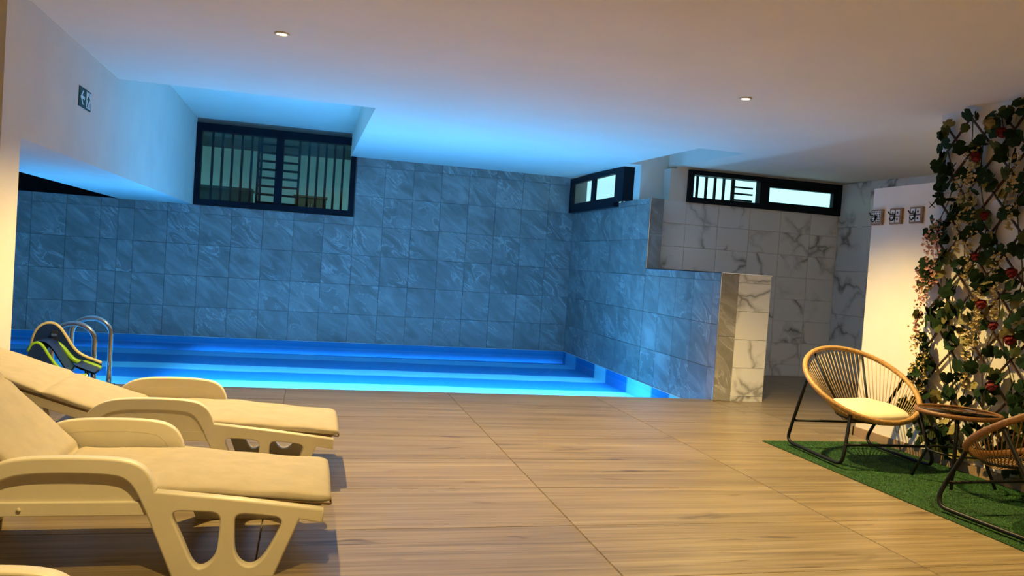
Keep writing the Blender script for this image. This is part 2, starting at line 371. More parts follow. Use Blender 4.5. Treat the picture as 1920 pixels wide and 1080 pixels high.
ce.box(XL, 0.499, 7.421, YB+0.1, 3.02, 3.3); ce.box(3.881, 4.429, 7.651, 9.56, 2.95, 3.3)
ceiling = struct('ceiling', ce, M['ceiling'], 'white painted ceiling with recesses before the windows', 'ceiling')

# back wall
W1 = (-1.66, 0.585, 1.785, 2.955)           # window hole x0,x1,z0,z1
bw = MB()
for (a, b, c, d) in cut([(XPL, XR+0.2, -0.6, 1.79), (-2.62, XR+0.2, 1.79, 3.3)], W1): bw.box(a, b, YB, YB+0.22, c, d)
wall_back = struct('wall_back', bw, M['grout'], 'grey stone-tiled back wall of the pool', 'wall')
def bplace(x, z): return (x, YB, z), (0, 0, 0)
for (a0, a1, c0, c1) in ((XPL, -2.62, ZE, 1.79), (-2.62, XR, ZE, 2.70)):
    tiles(wall_back, T_STONE, a0, a1, c0, c1, 0.43, 0.445, bplace, holes=[W1, (XPL, -1.66, 1.79, 2.7)], aorg=XR-0.43*21, corg=ZE-0.02)
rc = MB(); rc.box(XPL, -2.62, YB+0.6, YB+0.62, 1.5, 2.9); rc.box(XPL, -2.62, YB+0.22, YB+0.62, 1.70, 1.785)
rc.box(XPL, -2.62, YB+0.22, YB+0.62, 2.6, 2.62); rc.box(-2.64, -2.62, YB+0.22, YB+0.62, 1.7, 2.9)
struct('recess_left', rc, M['dark'], 'recess above the far left wall, its lack of light put in as black colour', 'recess')  # near-black colour stands in for the unlit void

# side wall on the right of the pool, stepping down to the half wall
sw = MB()
sw.box(XR, 4.20, 9.131, YB+0.2, -0.6, 2.18)
sw.box(XR, 4.595, 7.262, 9.131, -0.6, 1.30)
sw.box(XR+0.03, 4.20, 9.131, YM, 1.0, 2.18)
wall_right = struct('wall_right', sw, M['grout'], 'stone-tiled side wall with stepped half wall at its near end', 'wall')
def rplace(y, z): return (XR, y, z), (0, 0, R(-90))
tiles(wall_right, T_STONE, 9.131, YB-0.012, ZE, 2.18, 0.43, 0.445, rplace, aorg=YB-0.43*12, corg=ZE-0.02)
tiles(wall_right, T_STONE, 7.262, 9.131, ZE, 1.30, 0.43, 0.445, rplace, aorg=YB-0.43*12, corg=ZE-0.02)
def eplace(y): return lambda x, z: ((x, y, z), (0, 0, 0))
tiles(wall_right, T_STONE, XR-0.012, 4.225, 0.0, 1.30, 0.4, 0.66, eplace(7.262), name='stone_trim')
tiles(wall_right, T_MARB, 4.225, 4.595, 0.0, 1.30, 0.5, 0.29, eplace(7.262), corg=0.055-0.29, name='marble_tile')
tiles(wall_right, T_STONE, XR-0.012, 4.205, 1.30, 2.18, 0.4, 0.44, eplace(9.131), name='stone_trim')
tr = MB()
tr.box(XR-0.016, XR-0.008, 7.244, 7.252, 0, 1.305); tr.box(XR-0.016, XR-0.008, 7.25, 9.13, 1.299, 1.307); tr.box(XR-0.016, XR-0.008, 9.113, 9.121, 1.30, 2.19)
tr.box(XR-0.016, 4.60, 7.244, 9.131, 1.300, 1.306)
tr.build('metal_edge_trim', M['bright'], wall_right)
# stub of wall and marble shower wall
st = MB(); st.box(XR+0.01, 4.60, 9.545, 9.75, 2.18, 2.96)
struct('wall_stub', st, M['plaster'], 'short white wall piece between the two corner windows', 'wall')
W3 = (4.61, 6.87, 2.205, 2.60)
mw = MB()
for (a, b, c, d) in cut([(4.21, 6.87, -0.3, 2.195), (4.37, 6.87, 2.195, 2.60)], W3): mw.box(a, b, YM, YM+0.2, c, d)
mw.box(4.45, 7.1, YM, YM+0.195, 2.60, 3.25)
wall_m = struct('wall_shower_back', mw, M['plaster'], 'white marble-tiled back wall of the shower area', 'wall')
def mplace(x, z): return (x, YM, z), (0, 0, 0)
tiles(wall_m, T_MARB, 4.21, 6.87, 0.0, 2.195, 0.455, 0.292, mplace, aorg=4.62-0.455, corg=2.195-0.292*8, name='marble_tile', gap=0.003)
mr = MB(); mr.box(6.87, 7.1, 3.9, YM+0.2, -0.3, 2.9)
wall_mr = struct('wall_shower_right', mr, M['mgrout'], 'marble-tiled right wall of the shower area', 'wall')
def mrplace(y, z): return (6.87, y, z), (0, 0, R(-90))
tiles(wall_mr, T_MARB, 3.9, YM-0.012, 0.0, 2.61, 0.61, 0.58, mrplace, aorg=YM-0.61*9, corg=2.61-0.58*5, name='marble_tile', gap=0.003)
sn = MB(); sn.box(4.66, 7.1, 3.7, 3.9, -0.3, 2.9)
struct('wall_shower_front', sn, M['plaster'], 'white wall closing the shower area', 'wall')
# white wall with the hooks
wr = MB(); wr.box(XW, 4.66, -3.0, 5.05, -0.3, 2.7); wr.box(XW, 4.66, 5.05, 5.735, -0.3, 2.08)
wall_w = struct('wall_hooks', wr, M['plaster'], 'white plaster wall with a low end, behind the seating corner', 'wall')
bb = MB(); bb.box(XW-0.014, XW, 0.3, 5.749, 0.0, 0.075); bb.box(XW-0.014, 4.66, 5.735, 5.749, 0, 0.075)
struct('baseboard_right', bb, M['baseboard'], 'brown tile skirting along the white wall', 'skirting')
# left: column and deep beam
be = MB(); be.box(-2.62, XL, 5.175, YB, 1.785, 3.3); be.box(-2.62, XL, 4.88, 5.175, -0.3, 2.7)
struct('wall_left_beam', be, M['plaster'], 'white column and deep beam on the left over the pool', 'beam')
wl = MB(); wl.box(XPL-0.2, XPL, -3.0, YB+0.6, -0.6, 3.3)
struct('wall_left', wl, M['plaster'], 'white far left wall', 'wall')
wf = MB(); wf.box(XPL-0.2, 4.7, -3.2, -3.0, -0.3, 2.9)
struct('wall_front', wf, M['plaster'], 'white wall behind the viewer', 'wall')

# ------------------------------------------------------------------ pool
pb = MB()
pb.box(XPL, XR, YL, YB, ZF-0.1, ZF)
pb.box(XPL, XR-0.012, YB-0.012, YB, ZF, ZE); pb.box(XR-0.012, XR, YD, YB, ZF, ZE)
pb.box(XL, XR, YD, YD+0.01, ZF, -0.012); pb.box(XPL, XL, YL, YL+0.01, ZF, -0.012); pb.box(XL-0.01, XL, YL, YD+0.01, ZF, -0.012)
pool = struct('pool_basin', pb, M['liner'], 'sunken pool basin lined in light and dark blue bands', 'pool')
ed = MB(); ed.box(XPL, XR-0.012, YB-0.022, YB-0.012, ZE-0.006, ZE); ed.box(XR-0.022, XR-0.012, YD+0.01, YB-0.022, ZE-0.006, ZE)
ed.build('liner_edge', M['signwhite'], pool)
wt = MB(); wt.add([(XL+0.001, YD+0.012, ZW), (XR-0.014, YD+0.012, ZW), (XR-0.014, YB-0.014, ZW), (XL+0.001, YB-0.014, ZW), (XPL+.002, YB-0.014, ZW), (XPL+.002, YL+0.012, ZW), (XL-0.012, YL+0.012, ZW), (XL-0.012, YD+0.012, ZW)],
                  [(0, 1, 2, 3), (7, 0, 3, 4), (5, 6, 7, 4)])
wo = tag(wt.build('pool_water', M['water']), 'calm clear blue water filling the pool', 'water', kind='structure')
# pool lighting: unseen strips added under the edges, and round lamps in the floor
def area(name, parent, loc, rot, size, sizey, col, watts, spread=180, shape='RECTANGLE'):
    l = bpy.data.lights.new(name, 'AREA'); l.shape = shape; l.size = size
    if sizey: l.size_y = sizey
    l.color = col; l.energy = watts; l.spread = R(spread)
    o = bpy.data.objects.new(name, l); C.objects.link(o); o.parent = parent; o.location = loc; o.rotation_euler = rot; return o
led = thing('added_pool_strip', 'added blue light strip, unseen under the near edge of the pool', 'pool light', (1.19, YD+0.012, -0.035))
MB().box(-2.8, 2.8, 0, 0.012, -0.012, 0.012).build('strip', M['led'], led)
area('added_strip_light', led, (0, 0.02, 0), (R(90-8.3), 0, 0), 5.5, 0.02, BLUE, LED_W, 13)
led2 = thing('added_pool_strip', 'added blue light strip, unseen under the edge of the left pool arm', 'pool light', (-3.15, YL+0.012, -0.035))
MB().box(-1.45, 1.45, 0, 0.012, -0.012, 0.012).build('strip', M['led'], led2)
area('added_strip_light', led2, (0, 0.02, 0), (R(90-8.3), 0, 0), 2.8, 0.02, BLUE, LED_W*0.36, 13)
for k, x in enumerate((-3.2, -0.3, 1.4, 3.15)):
    t = thing('pool_light', 'round blue underwater lamp set in the pool floor, ' + ('first', 'second', 'third', 'fourth')[k] + ' from the left', 'pool light', (x, 8.85, ZF), 0, 'pool floor lamps')
    MB().lathe([(0.14, 0), (0.14, 0.012), (0.115, 0.02)], n=24).build('rim', M['steel'], t)
    MB().lathe([(0.112, 0.005), (0.112, 0.024)], n=24).build('lens', M['pool_lamp'], t)
    area('lamp_light', t, (0, 0, 0.04), (R(180), 0, 0), 0.22, None, BLUE, POOL_W*(0.25 if k == 0 else 1.0), 142, 'DISK')

# ------------------------------------------------------------------ ceiling spots
def spot(name, label, x, y, group, watts=DOWN_W, ang=122, blend=0.7, col=WARM):
    z = zc(y)
    t = thing(name, label, 'spotlight', (x, y, z), 0, group)
    MB().lathe([(0.042, 0.0), (0.048, -0.004), (0.036, -0.010), (0.032, -0.004)], n=24).build('rim', M['ceiling'], t)
    MB().lathe([(0.031, -0.003), (0.026, -0.006), (0.010, -0.007)], n=20).build('lens', M['lamp'], t)
    l = bpy.data.lights.new('beam', 'SPOT'); l.energy = watts; l.color = col; l.spot_size = R(ang); l.spot_blend = blend; l.shadow_soft_size = 0.02
    o = bpy.data.objects.new('beam', l); C.objects.link(o); o.parent = t; o.location = (0, 0, -0.02)
    return t
spot('ceiling_spotlight', 'lit ceiling spotlight above the sun loungers', -0.25, 5.22, 'ceiling spots')
spot('ceiling_spotlight', 'lit ceiling spotlight near the white wall and chairs', 3.04, 5.32, 'ceiling spots', DOWN_W*1.2)
spot('ceiling_spotlight', 'lit ceiling spotlight over the near lounger, out of view', -0.25, 1.9, 'ceiling spots', DOWN_W*0.5)
spot('ceiling_spotlight', 'lit ceiling spotlight over the near deck, out of view', 3.04, 1.9, 'ceiling spots', DOWN_W*0.6)

spot('ceiling_spotlight', 'added spotlight brightening the shower area, unseen behind the white wall', 5.8, 4.7, 'ceiling spots', 75, 150, 0.6, (1.0, 0.90, 0.72))  # added lamp, hidden from the camera, to brighten the marble walls

# ------------------------------------------------------------------ windows
def frame_rect(mb, a0, a1, z0, z1, y0, y1, t, tb=None, tt=None):
    tb = tb or t; tt = tt or t
    mb.box(a0, a0+t, y0, y1, z0, z1); mb.box(a1-t, a1, y0, y1, z0, z1)
    mb.box(a0+t, a1-t, y0, y1, z0, z0+tb); mb.box(a0+t, a1-t, y0, y1, z1-tt, z1)
w1 = thing('window_1', 'large dark-framed sliding window with barred grille in the back wall', 'window', (0, 0, 0), 0, kind='structure')
f = MB(); frame_rect(f, -1.655, 0.58, 1.79, 2.95, YB-0.05, YB+0.08, 0.075, 0.085, 0.11); f.build('window_frame', M['alu'], w1)
MB().box(-0.565, -0.455, YB-0.03, YB+0.06, 1.87, 2.85).build('mullion', M['alu'], w1)
for x0, x1 in ((-1.58, -0.565), (-0.455, 0.505)):
    MB().box(x0, x1, YB+0.02, YB+0.026, 1.87, 2.85).build('glass_pane', M['glass'], w1)
gb = MB().box(-.5, .5, -.5, .5, -.5, .5).mesh('grille_bar', M['alu'])
GY = YB+0.16
def gbar(p, x, z, sx, sz, y=GY): link('grille_bar', gb, p, (x, y, z), (0, 0, 0), (sx, 0.03, sz))
for k in range(6): gbar(w1, -1.45+k*0.135, 2.37, 0.034, 1.12)
gbar(w1, -0.815, 2.37, 0.034, 1.12); gbar(w1, -0.235, 2.37, 0.034, 1.12)
for k in range(8):
    gbar(w1, -0.67, 1.90+k*0.122, 0.26, 0.032); gbar(w1, -0.36, 1.90+k*0.122, 0.22, 0.032)
for k in range(5): gbar(w1, -0.10+k*0.125, 2.37, 0.034, 1.12)
# window 2: deep box frame in the side wall
w2 = thing('window_2', 'dark-framed corner window high in the right stone wall', 'window', (0, 0, 0), 0, kind='structure')
f = MB(); X0, X1 = 3.945, 4.16; Y0, Y1, Z0, Z1 = 9.87, YB-0.02, 2.12, 2.655
XT = X0+0.05
f.box(X0, X1, Y0, Y0+0.10, Z0+0.06, Z1); f.box(X0, XT, Y0+0.10, Y0+0.30, Z0+0.06, Z1); f.box(X0, XT, Y1-0.12, Y1, Z0, Z1); f.box(X0, XT, Y0+0.30, Y1-0.12, Z1-0.09, Z1)
f.box(X0, XR-0.013, Y0+0.30, Y1, Z0, 2.18); f.box(X0, XT, Y0+0.30, Y1-0.12, 2.18, Z0+0.13)
f.build('window_frame', M['alu'], w2)
MB().box(X0+0.01, XT-0.01, 10.98, 11.14, 2.25, 2.565).build('mullion', M['alu'], w2)
MB().box(X0+0.02, X0+0.026, Y0+0.30, 10.98, 2.25, 2.565).build('glass_pane', M['glass_clear'], w2); MB().box(X0+0.02, X0+0.026, 11.14, Y1-0.12, 2.25, 2.565).build('glass_pane', M['glass_clear'], w2)
for k in range(4): link('grille_bar', gb, w2, (4.22, 10.2+k*0.17, 2.45), (0, 0, 0), (0.02, 0.03, 0.5))
for k in range(3): link('grille_bar', gb, w2, (4.22, 10.0, 2.28+k*0.12), (0, 0, 0), (0.02, 0.4, 0.02))
# window 3
w3 = thing('window_3', 'long low dark-framed window above the marble shower wall', 'window', (0, 0, 0), 0, kind='structure')
f = MB(); frame_rect(f, 4.61, 6.865, 2.185, 2.60, YM-0.05, YM+0.10, 0.07, 0.07, 0.06); f.build('window_frame', M['alu'], w3)
MB().box(5.64, 5.74, YM-0.03, YM+0.08, 2.255, 2.54).build('mullion', M['alu'], w3)
s_ = MB(); frame_rect(s_, 5.74, 6.795, 2.255, 2.54, YM-0.02, YM+0.05, 0.045, 0.035, 0.06); s_.build('sash', M['alu'], w3)
MB().box(4.68, 5.64, YM+0.03, YM+0.036, 2.255, 2.54).build('glass_pane', M['glass_clear'], w3); MB().box(5.785, 6.75, YM+0.0, YM+0.006, 2.29, 2.48).build('glass_pane', M['glass_clear'], w3)
for k in range(5): gbar(w3, 4.83+k*0.127, 2.40, 0.028, 0.38, YM+0.16)
gbar(w3, 5.36, 2.40, 0.02, 0.38, YM+0.16)
for k in range(3): gbar(w3, 5.50, 2.29+k*0.085, 0.28, 0.022, YM+0.16)
# patio seen through window 1
pg = MB(); pg.box(-4, 3.4, YB+0.25, 15.2, 1.45, 1.5)
struct('patio_ground', pg, M['patio'], 'pale raised patio outside the large window', 'patio')
pw = MB(); pw.box(-4, 3.4, 15.0, 15.2, 1.5, 3.6)
struct('wall_patio', pw, M['patio'], 'pale patio wall seen through the large window', 'wall')
pc = MB(); pc.box(-4, 3.4, 13.5, 15.0, 2.95, 3.05)
struct('patio_canopy', pc, M['canopy'], 'dark canopy over the patio outside the large window', 'canopy')
t = thing('patio_table', 'dark cloth-covered table on the patio behind the window bars', 'table', (-1.40, 13.6, 1.5))
MB().box(-0.45, 0.45, -0.3, 0.3, 0.62, 0.66).build('table_top', M['box_green'], t); MB().box(-0.43, 0.43, -0.28, 0.28, 0.05, 0.62).build('cloth', M['box_green'], t)
for a in (-.4, .4):
    for b in (-.25, .25): MB().box(a-.02, a+.02, b-.02, b+.02, 0, 0.05).build('leg', M['black'], t)
t = thing('patio_cabinet', 'brown wooden cabinet on the patio behind the window bars', 'cabinet', (-0.05, 13.6, 1.5))
MB().box(-0.25, 0.25, -0.2, 0.2, 0, 0.60).build('body', M['box_brown'], t); MB().box(-0.27, 0.27, -0.22, 0.22, 0.60, 0.63).build('top', M['box_brown'], t)
for a in (-1, 1):
    d = MB().box(min(0.005*a, 0.235*a), max(0.005*a, 0.235*a), -0.215, -0.2, 0.03, 0.58).build('door', M['box_brown'], t)
    MB().box(0.02*a-.006, 0.02*a+.006, -0.235, -0.215, 0.40, 0.50).build('handle', M['steel'], d)

# ------------------------------------------------------------------ exit sign
sg = thing('exit_sign', 'green exit sign with white arrow and running figure on the beam', 'sign', (XL, 6.43, 2.165))
MB().box(0, 0.006, -0.152, 0.152, 0, 0.142).build('plate', M['green'], sg)
def flat(poly, name, mat, x=0.0065, th=0.0015):
    n = len(poly); v = [(x, y, z) for y, z in poly]+[(x+th, y, z) for y, z in poly]
    fs = [tuple(range(n-1, -1, -1)), tuple(range(n, 2*n))]+[(i, (i+1) % n, n+(i+1) % n, n+i) for i in range(n)]
    return MB().add(v, fs).build(name, mat, sg)
flat([(-0.125, 0.071), (-0.065, 0.122), (-0.045, 0.122), (-0.085, 0.082), (-0.02, 0.082), (-0.02, 0.060), (-0.085, 0.060), (-0.045, 0.02), (-0.065, 0.02)], 'arrow', M['signwhite'])
flat([(0.025, 0.012), (0.025, 0.13), (0.135, 0.13), (0.135, 0.012)], 'door_symbol', M['signwhite'])
fg = [[(0.082, 0.105), (0.098, 0.105), (0.098, 0.122), (0.082, 0.122)], [(0.055, 0.062), (0.07, 0.1), (0.095, 0.1), (0.088, 0.062)],
      [(0.04, 0.075), (0.066, 0.102), (0.07, 0.096), (0.048, 0.07)], [(0.09, 0.1), (0.118, 0.078), (0.114, 0.072), (0.088, 0.09)],
      [(0.055, 0.062), (0.07, 0.062), (0.05, 0.018), (0.036, 0.018)], [(0.074, 0.066), (0.09, 0.064), (0.115, 0.04), (0.108, 0.02), (0.098, 0.022), (0.1, 0.038)]]
fm = MB()
for poly in fg:
    n = len(poly); fm.add([(0.0082, y, z) for y, z in poly]+[(0.0094, y, z) for y, z in poly], [tuple(range(n-1, -1, -1)), tuple(range(n, 2*n))]+[(i, (i+1) % n, n+(i+1) % n, n+i) for i in range(n)])
fm.build('running_figure', M['green'], sg)

# ------------------------------------------------------------------ wall hooks
for k, (y, kind, lab) in enumerate(((5.66, 0, 'tile coat hook with dotted flower tile, nearest the wall end'), (5.44, 1, 'tile coat hook with four-ring tile, middle of the three'), (5.22, 1, 'tile coat hook with four-ring tile, nearest the ivy trellis'))):
    t = thing('wall_hook', lab, 'hook', (XW, y, 1.838), 0, 'tile coat hooks on the white wall')
    MB().box(-0.02, 0, -0.068, 0.068, -0.064, 0.064).build('plaque', M['plaque'], t, 0.004)
    MB().box(-0.023, -0.019, -0.05, 0.05, -0.05, 0.05).build('tile_face', M['ivory'], t)
    pm = MB()
    def disc(y0, z0, r, x=-0.0235):
        n = 12; pm.add([(x, y0+r*math.cos(2*math.pi*i/n), z0+r*math.sin(2*math.pi*i/n)) for i in range(n)]+[(x-0.001, y0+r*math.cos(2*math.pi*i/n), z0+r*math.sin(2*math.pi*i/n)) for i in range(n)],
                        [tuple(range(n-1, -1, -1)), tuple(range(n, 2*n))]+[(i, (i+1) % n, n+(i+1) % n, n+i) for i in range(n)])
    if kind:
        for a in (-1, 1):
            for b in (-1, 1): disc(a*0.026, b*0.026, 0.009)
        pm.box(-0.0245, -0.023, -0.004, 0.004, -0.05, 0.05); pm.box(-0.0245, -0.023, -0.05, 0.05, -0.004, 0.004)
    else:
        for a in range(-2, 3):
            for b in range(-2, 3): disc(a*0.02, b*0.02, 0.006 if (a or b) else 0.016)
    pm.build('pattern', M['ink'], t)
    MB().tube([(-0.022, 0, 0.03), (-0.03, 0, 0.0), (-0.035, 0, -0.03), (-0.055, 0, -0.042), (-0.07, 0, -0.03), (-0.072, 0, -0.018)], 0.005, 8).build('lower_hook', M['black'], t)
    MB().tube([(-0.024, 0, 0.012), (-0.05, 0, 0.008), (-0.075, 0, 0.012), (-0.09, 0, 0.03)], 0.005, 8).build('upper_hook', M['black'], t)

# corner shelf in the shower
t = thing('shower_shelf', 'small grey corner shelf on the marble shower wall behind the white wall', 'shelf', (6.858, 8.0, 1.98))
MB().add([(0, -0.6, 0), (0, 0.3, 0), (-0.02, 0.3, 0), (-0.3, -0.6, 0), (0, -0.6, 0.05), (0, 0.3, 0.05), (-0.02, 0.3, 0.05), (-0.3, -0.6, 0.05)],
         [(0, 1, 2, 3), (7, 6, 5, 4), (0, 4, 5, 1), (1, 5, 6, 2), (2, 6, 7, 3), (3, 7, 4, 0)]).build('slab', M['mgrout'], t)

# ------------------------------------------------------------------ sun loungers
outer = [(-.523, 0), (-.17, 0), (-.085, .222), (0.0, .206), (0.0, .246), (-.30, .285), (-.605, .318)] + \
    [(-.622, .372), (-.655, .414), (-.72, .438), (-.90, .444), (-1.06, .438), (-1.14, .414), (-1.20, .36), (-1.25, .27), (-1.42, 0), (-1.33, 0), (-1.20, .24)] + \
    [(-1.165, .320), (-1.12, .370), (-1.05, .394), (-.90, .399), (-.74, .393), (-.69, .370), (-.655, .318), (-.62, .24)]
arch_i = list(range(7, 14)); 
hole_a = chaikin([(-.562, .258), (-.46, .256), (-.362, .250), (-.364, .16), (-.372, .07), (-.42, .024), (-.462, .034), (-.508, .14)], 3)
hole_b = chaikin([(-.326, .248), (-.23, .240), (-.128, .226), (-.165, .13), (-.215, .040), (-.27, .024), (-.318, .07), (-.325, .16)], 3)
def smooth_open(p):  # round the arch but keep the straight corners
    return p
def densify(pts, lo, hi):
    seg = chaikin(pts[lo:hi], 2, False); return pts[:lo]+seg+pts[hi:]
o1 = densify(outer, 18, len(outer)); o1 = densify(o1, 6, 15)
SIDE = panel_mesh('side_frame', o1, [hole_a, hole_b], 0.05, 0.007, M['resin'])
ARM_IN = panel_mesh('arm_panel', chaikin([(-.62, .30), (-.635, .38), (-.67, .425), (-.75, .437), (-.90, .440), (-1.06, .437), (-1.14, .415), (-1.19, .36), (-1.24, .25), (-.92, .25), (-.60, .25)], 2), [], 0.022, 0.005, M['resin'])
def slab(path, width, thick, mat, name, parent, n=7, seams=(), puff=0.012):
    """cushion: rounded-rectangle section swept along an x,z path"""
    P = [Vector((x, 0, z)) for x, z in path]; d = [0]
    for a, b in zip(P, P[1:]): d.append(d[-1]+(b-a).length)
    tot = d[-1]; K = 120; vs = []; fs = []; m = 28
    def at(s):
        s = min(max(s, 0), tot)
        for i in range(len(P)-1):
            if s <= d[i+1]+1e-9: return P[i].lerp(P[i+1], (s-d[i])/(d[i+1]-d[i]))
        return P[-1]
    for i in range(K+1):
        s = tot*i/K; p = at(s); t = (at(s+0.03)-at(s-0.03)).normalized(); nn = Vector((0, 0, 1)); nn = (nn-t*nn.dot(t)).normalized()
        if nn.z < 0: nn = -nn
        e = min(s, tot-s); k = 0.45+0.55*math.sqrt(max(0, min(1, e/0.035))); sm = 1.0
        for q in seams: sm = min(sm, 0.22+0.78*min(1, abs(s-q)/0.03)**0.6)
        hw = width/2*(1-0.03*(1-min(1, e/0.03))); th = thick/2*k*sm
        for j in range(m):
            a = 2*math.pi*j/m; ca, sa = math.cos(a), math.sin(a); ex = 0.28
            y = hw*math.copysign(abs(ca)**ex, ca); z = th*math.copysign(abs(sa)**0.6, sa)
            z += puff*(1-(y/hw)**2)*sm*(1 if sa > 0 else 0) + 0.0035*math.sin(y*23+s*9)*math.sin(s*17+y*5)*(sa > 0)
            vs.append(p+Vector((0, y, 0))+nn*z)
    for i in range(K):
        for j in range(m): j2 = (j+1) % m; fs.append((i*m+j, i*m+j2, (i+1)*m+j2, (i+1)*m+j))
    fs += [tuple(range(m-1, -1, -1)), tuple(K*m+j for j in range(m))]
    return MB().add(vs, fs, True).build(name, mat, parent)
def lounger(label, x, y0, ang, tilt=0.0):
    t = thing('sun_lounger', label, 'sun lounger', (x, y0+0.36, 0), tilt, 'cream sun loungers')
    for s in (-1, 1):
        link('side_frame', SIDE, t, (0, s*0.335, 0)); link('arm_panel', ARM_IN, t, (0, s*0.322, 0))
        MB().box(-1.30, -0.63, s*0.333-0.012, s*0.333+0.012, 0.232, 0.284).build('side_rail', M['resin'], t, 0.004)
    sp_ = MB()
    for xa, za, xb, zb in ((-1.0, 0.290, -0.55, 0.286), (-0.55, 0.286, 0.0, 0.244)):
        sp_.add([(xa, -.325, za-.028), (xa, .325, za-.028), (xb, .325, zb-.028), (xb, -.325, zb-.028), (xa, -.325, za), (xa, .325, za), (xb, .325, zb), (xb, -.325, zb)], [(0, 1, 2, 3), (7, 6, 5, 4), (0, 4, 5, 1), (1, 5, 6, 2), (2, 6, 7, 3), (3, 7, 4, 0)])
    sp_.build('seat_panel', M['resin'], t)
    hx, hz, L = -1.02, 0.29, 0.80; ca, sa = math.cos(ang), math.sin(ang)
    bk = MB(); 
    for s in (-1, 1): bk.bar((hx, s*0.285, hz-0.012), (hx-L*ca, s*0.285, hz-0.012+L*sa), 0.05, 0.03, (0, 1, 0))
    for k in range(7):
        q = 0.05+k*0.125; bk.bar((hx-q*ca, -0.28, hz-0.01+q*sa), (hx-q*ca, 0.28, hz-0.01+q*sa), 0.07, 0.02, (sa, 0, ca))
    bk.build('back_frame', M['resin'], t, 0.004)
    MB().tube([(hx-0.42*ca, -0.24, hz-0.03+0.42*sa), (hx-0.36, -0.24, 0.225), (hx-0.36, 0.24, 0.225), (hx-0.42*ca, 0.24, hz-0.03+0.42*sa)], 0.011, 8).build('back_strut', M['resin'], t)
    for xx in (-1.40, -1.36): MB().bar((xx, -0.325, 0.235 if xx < -1.38 else 0.06), (xx, 0.325, 0.235 if xx < -1.38 else 0.06), 0.05, 0.03).build('cross_rail', M['resin'], t)
    zz = 0.318
    bend = [(hx+0.05, zz+0.001), (hx+0.005, zz+0.006), (hx-0.03*ca, zz+0.008+0.03*sa)]
    path = [(0.035, zz-0.046), (-0.25, zz-0.026), (-0.55, zz-0.003)] + bend + [(hx-q*ca, zz+q*sa) for q in (0.25, 0.5, 0.70, 0.86)]
    c = slab(path, 0.60, 0.046, M['canvas'], 'cushion', t, seams=(1.055, 1.48))
    e = MB()
    for s in (-1, 1): e.tube([(px, s*0.300, pz-0.016) for px, pz in path], 0.004, 6)
    e.tube([(0.035, -0.3, zz-0.060), (0.035, 0.3, zz-0.060)], 0.004, 6)
    e.build('piping', M['piping'], c)
    MB().lathe([(0.008, 0), (0.008, 0.004)], (0, 0, 0), 12).build('rail_bolt', M['resin'], t).matrix_local = Matrix.Translation((-1.05, -0.346, 0.258)) @ Matrix.Rotation(R(90), 4, 'X')
    return t
lounger('cream plastic sun lounger with backrest raised steeply, nearer of the two', 0.10, 3.115, R(44))
lounger('cream plastic sun lounger with backrest laid low, beside the pool', 0.17, 4.295, R(18.6))
lounger('cream plastic sun lounger, only an arm tip shows in the bottom left corner', 0.13, 1.40, R(30))

# ------------------------------------------------------------------ pool ladder
t = thing('pool_ladder', 'stainless steel pool ladder with two arched handrails', 'ladder', (XL, 7.0, 0))
for yy in (-0.22, 0.30):
    pts = [(0.07, yy, 0), (0.07, yy, 0.2), (0.07, yy, 0.42)]
    for k in range(13):
        a = math.pi*k/12; pts.append((0.07-0.15+0.15*math.cos(a), yy, 0.43+0.13*math.sin(a)))
    pts += [(-0.23, yy, 0.2), (-0.235, yy, -0.08), (-0.235, yy, -0.27)]
    hr = MB().tube(pts, 0.021, 12).build('handrail', M['steel'], t)
    MB().lathe([(0.05, 0), (0.05, 0.008), (0.025, 0.016)], (0.07, yy, 0), 20).build('base_flange', M['steel'], hr)
for zz in (-0.05, -0.2): MB().box(-0.265, -0.20, -0.20, 0.28, zz-0.012, zz+0.012).build('tread', M['steel'], t, 0.004)

# ------------------------------------------------------------------ small slide
t = thing('toddler_slide', 'small navy and lime plastic slide with metal legs beside the pool ladder', 'slide', (-1.70, 6.38, 0), R(4))
prof = [(-0.235, .40), (-0.225, .47), (-0.20, .535), (-0.155, .575), (-0.10, .58), (-0.06, .555), (-0.02, .50), (0.02, .43), (0.06, .375), (0.12, .335), (0.19, .31), (0.235, .29)]
prof = chaikin(prof, 1, False)
def side(yy, prof, deep, rimmat, lower):
    v = []; n = len(prof)
    def dz(x): return 0.03+deep*max(0, min(1, (0.14-x)/0.3))
    for dy in (-0.011, 0.011):
        for (x, z) in prof: v.append((x, yy+dy, z))
        for (x, z) in prof: v.append((x+0.005, yy+dy, z-dz(x)))
    fs = []
    for i in range(n-1):
        fs += [(i, n+i, n+i+1, i+1), (2*n+i, 2*n+i+1, 3*n+i+1, 3*n+i), (i, i+1, 2*n+i+1, 2*n+i), (n+i, 3*n+i, 3*n+i+1, n+i+1)]
    fs += [(0, 2*n, 3*n, n), (n-1, 2*n-1, 4*n-1, 3*n-1)]
    o = MB().add(v, fs).build('side_wall', M['navy'], t)
    MB().tube([(x, yy, z+0.004) for x, z in prof], 0.013, 8).build('rim', rimmat, o)
    if lower: MB().tube([(x, yy-0.014, z-0.012-dz(x)*0.8) for x, z in prof[8:]], 0.020, 8).build('lower_rim', M['lime'], o)
side(0.14, prof, 0.16, M['sand'], True)
near = chaikin([(-0.19, .40), (-0.165, .455), (-0.13, .465), (-0.10, .44), (-0.06, .37), (-0.01, .30), (0.05, .255), (0.12, .235), (0.185, .24)], 1, False)
side(-0.14, near, 0.12, M['lime'], False)
ch = MB(); n = len(prof); v = []
for yy in (-0.13, 0.13):
    for (x, z) in prof: v.append((x, yy, z-0.10+(0.07 if x > 0.1 else 0)))
for yy in (-0.13, 0.13):
    for (x, z) in prof: v.append((x, yy, z-0.115+(0.07 if x > 0.1 else 0)))
fs = []
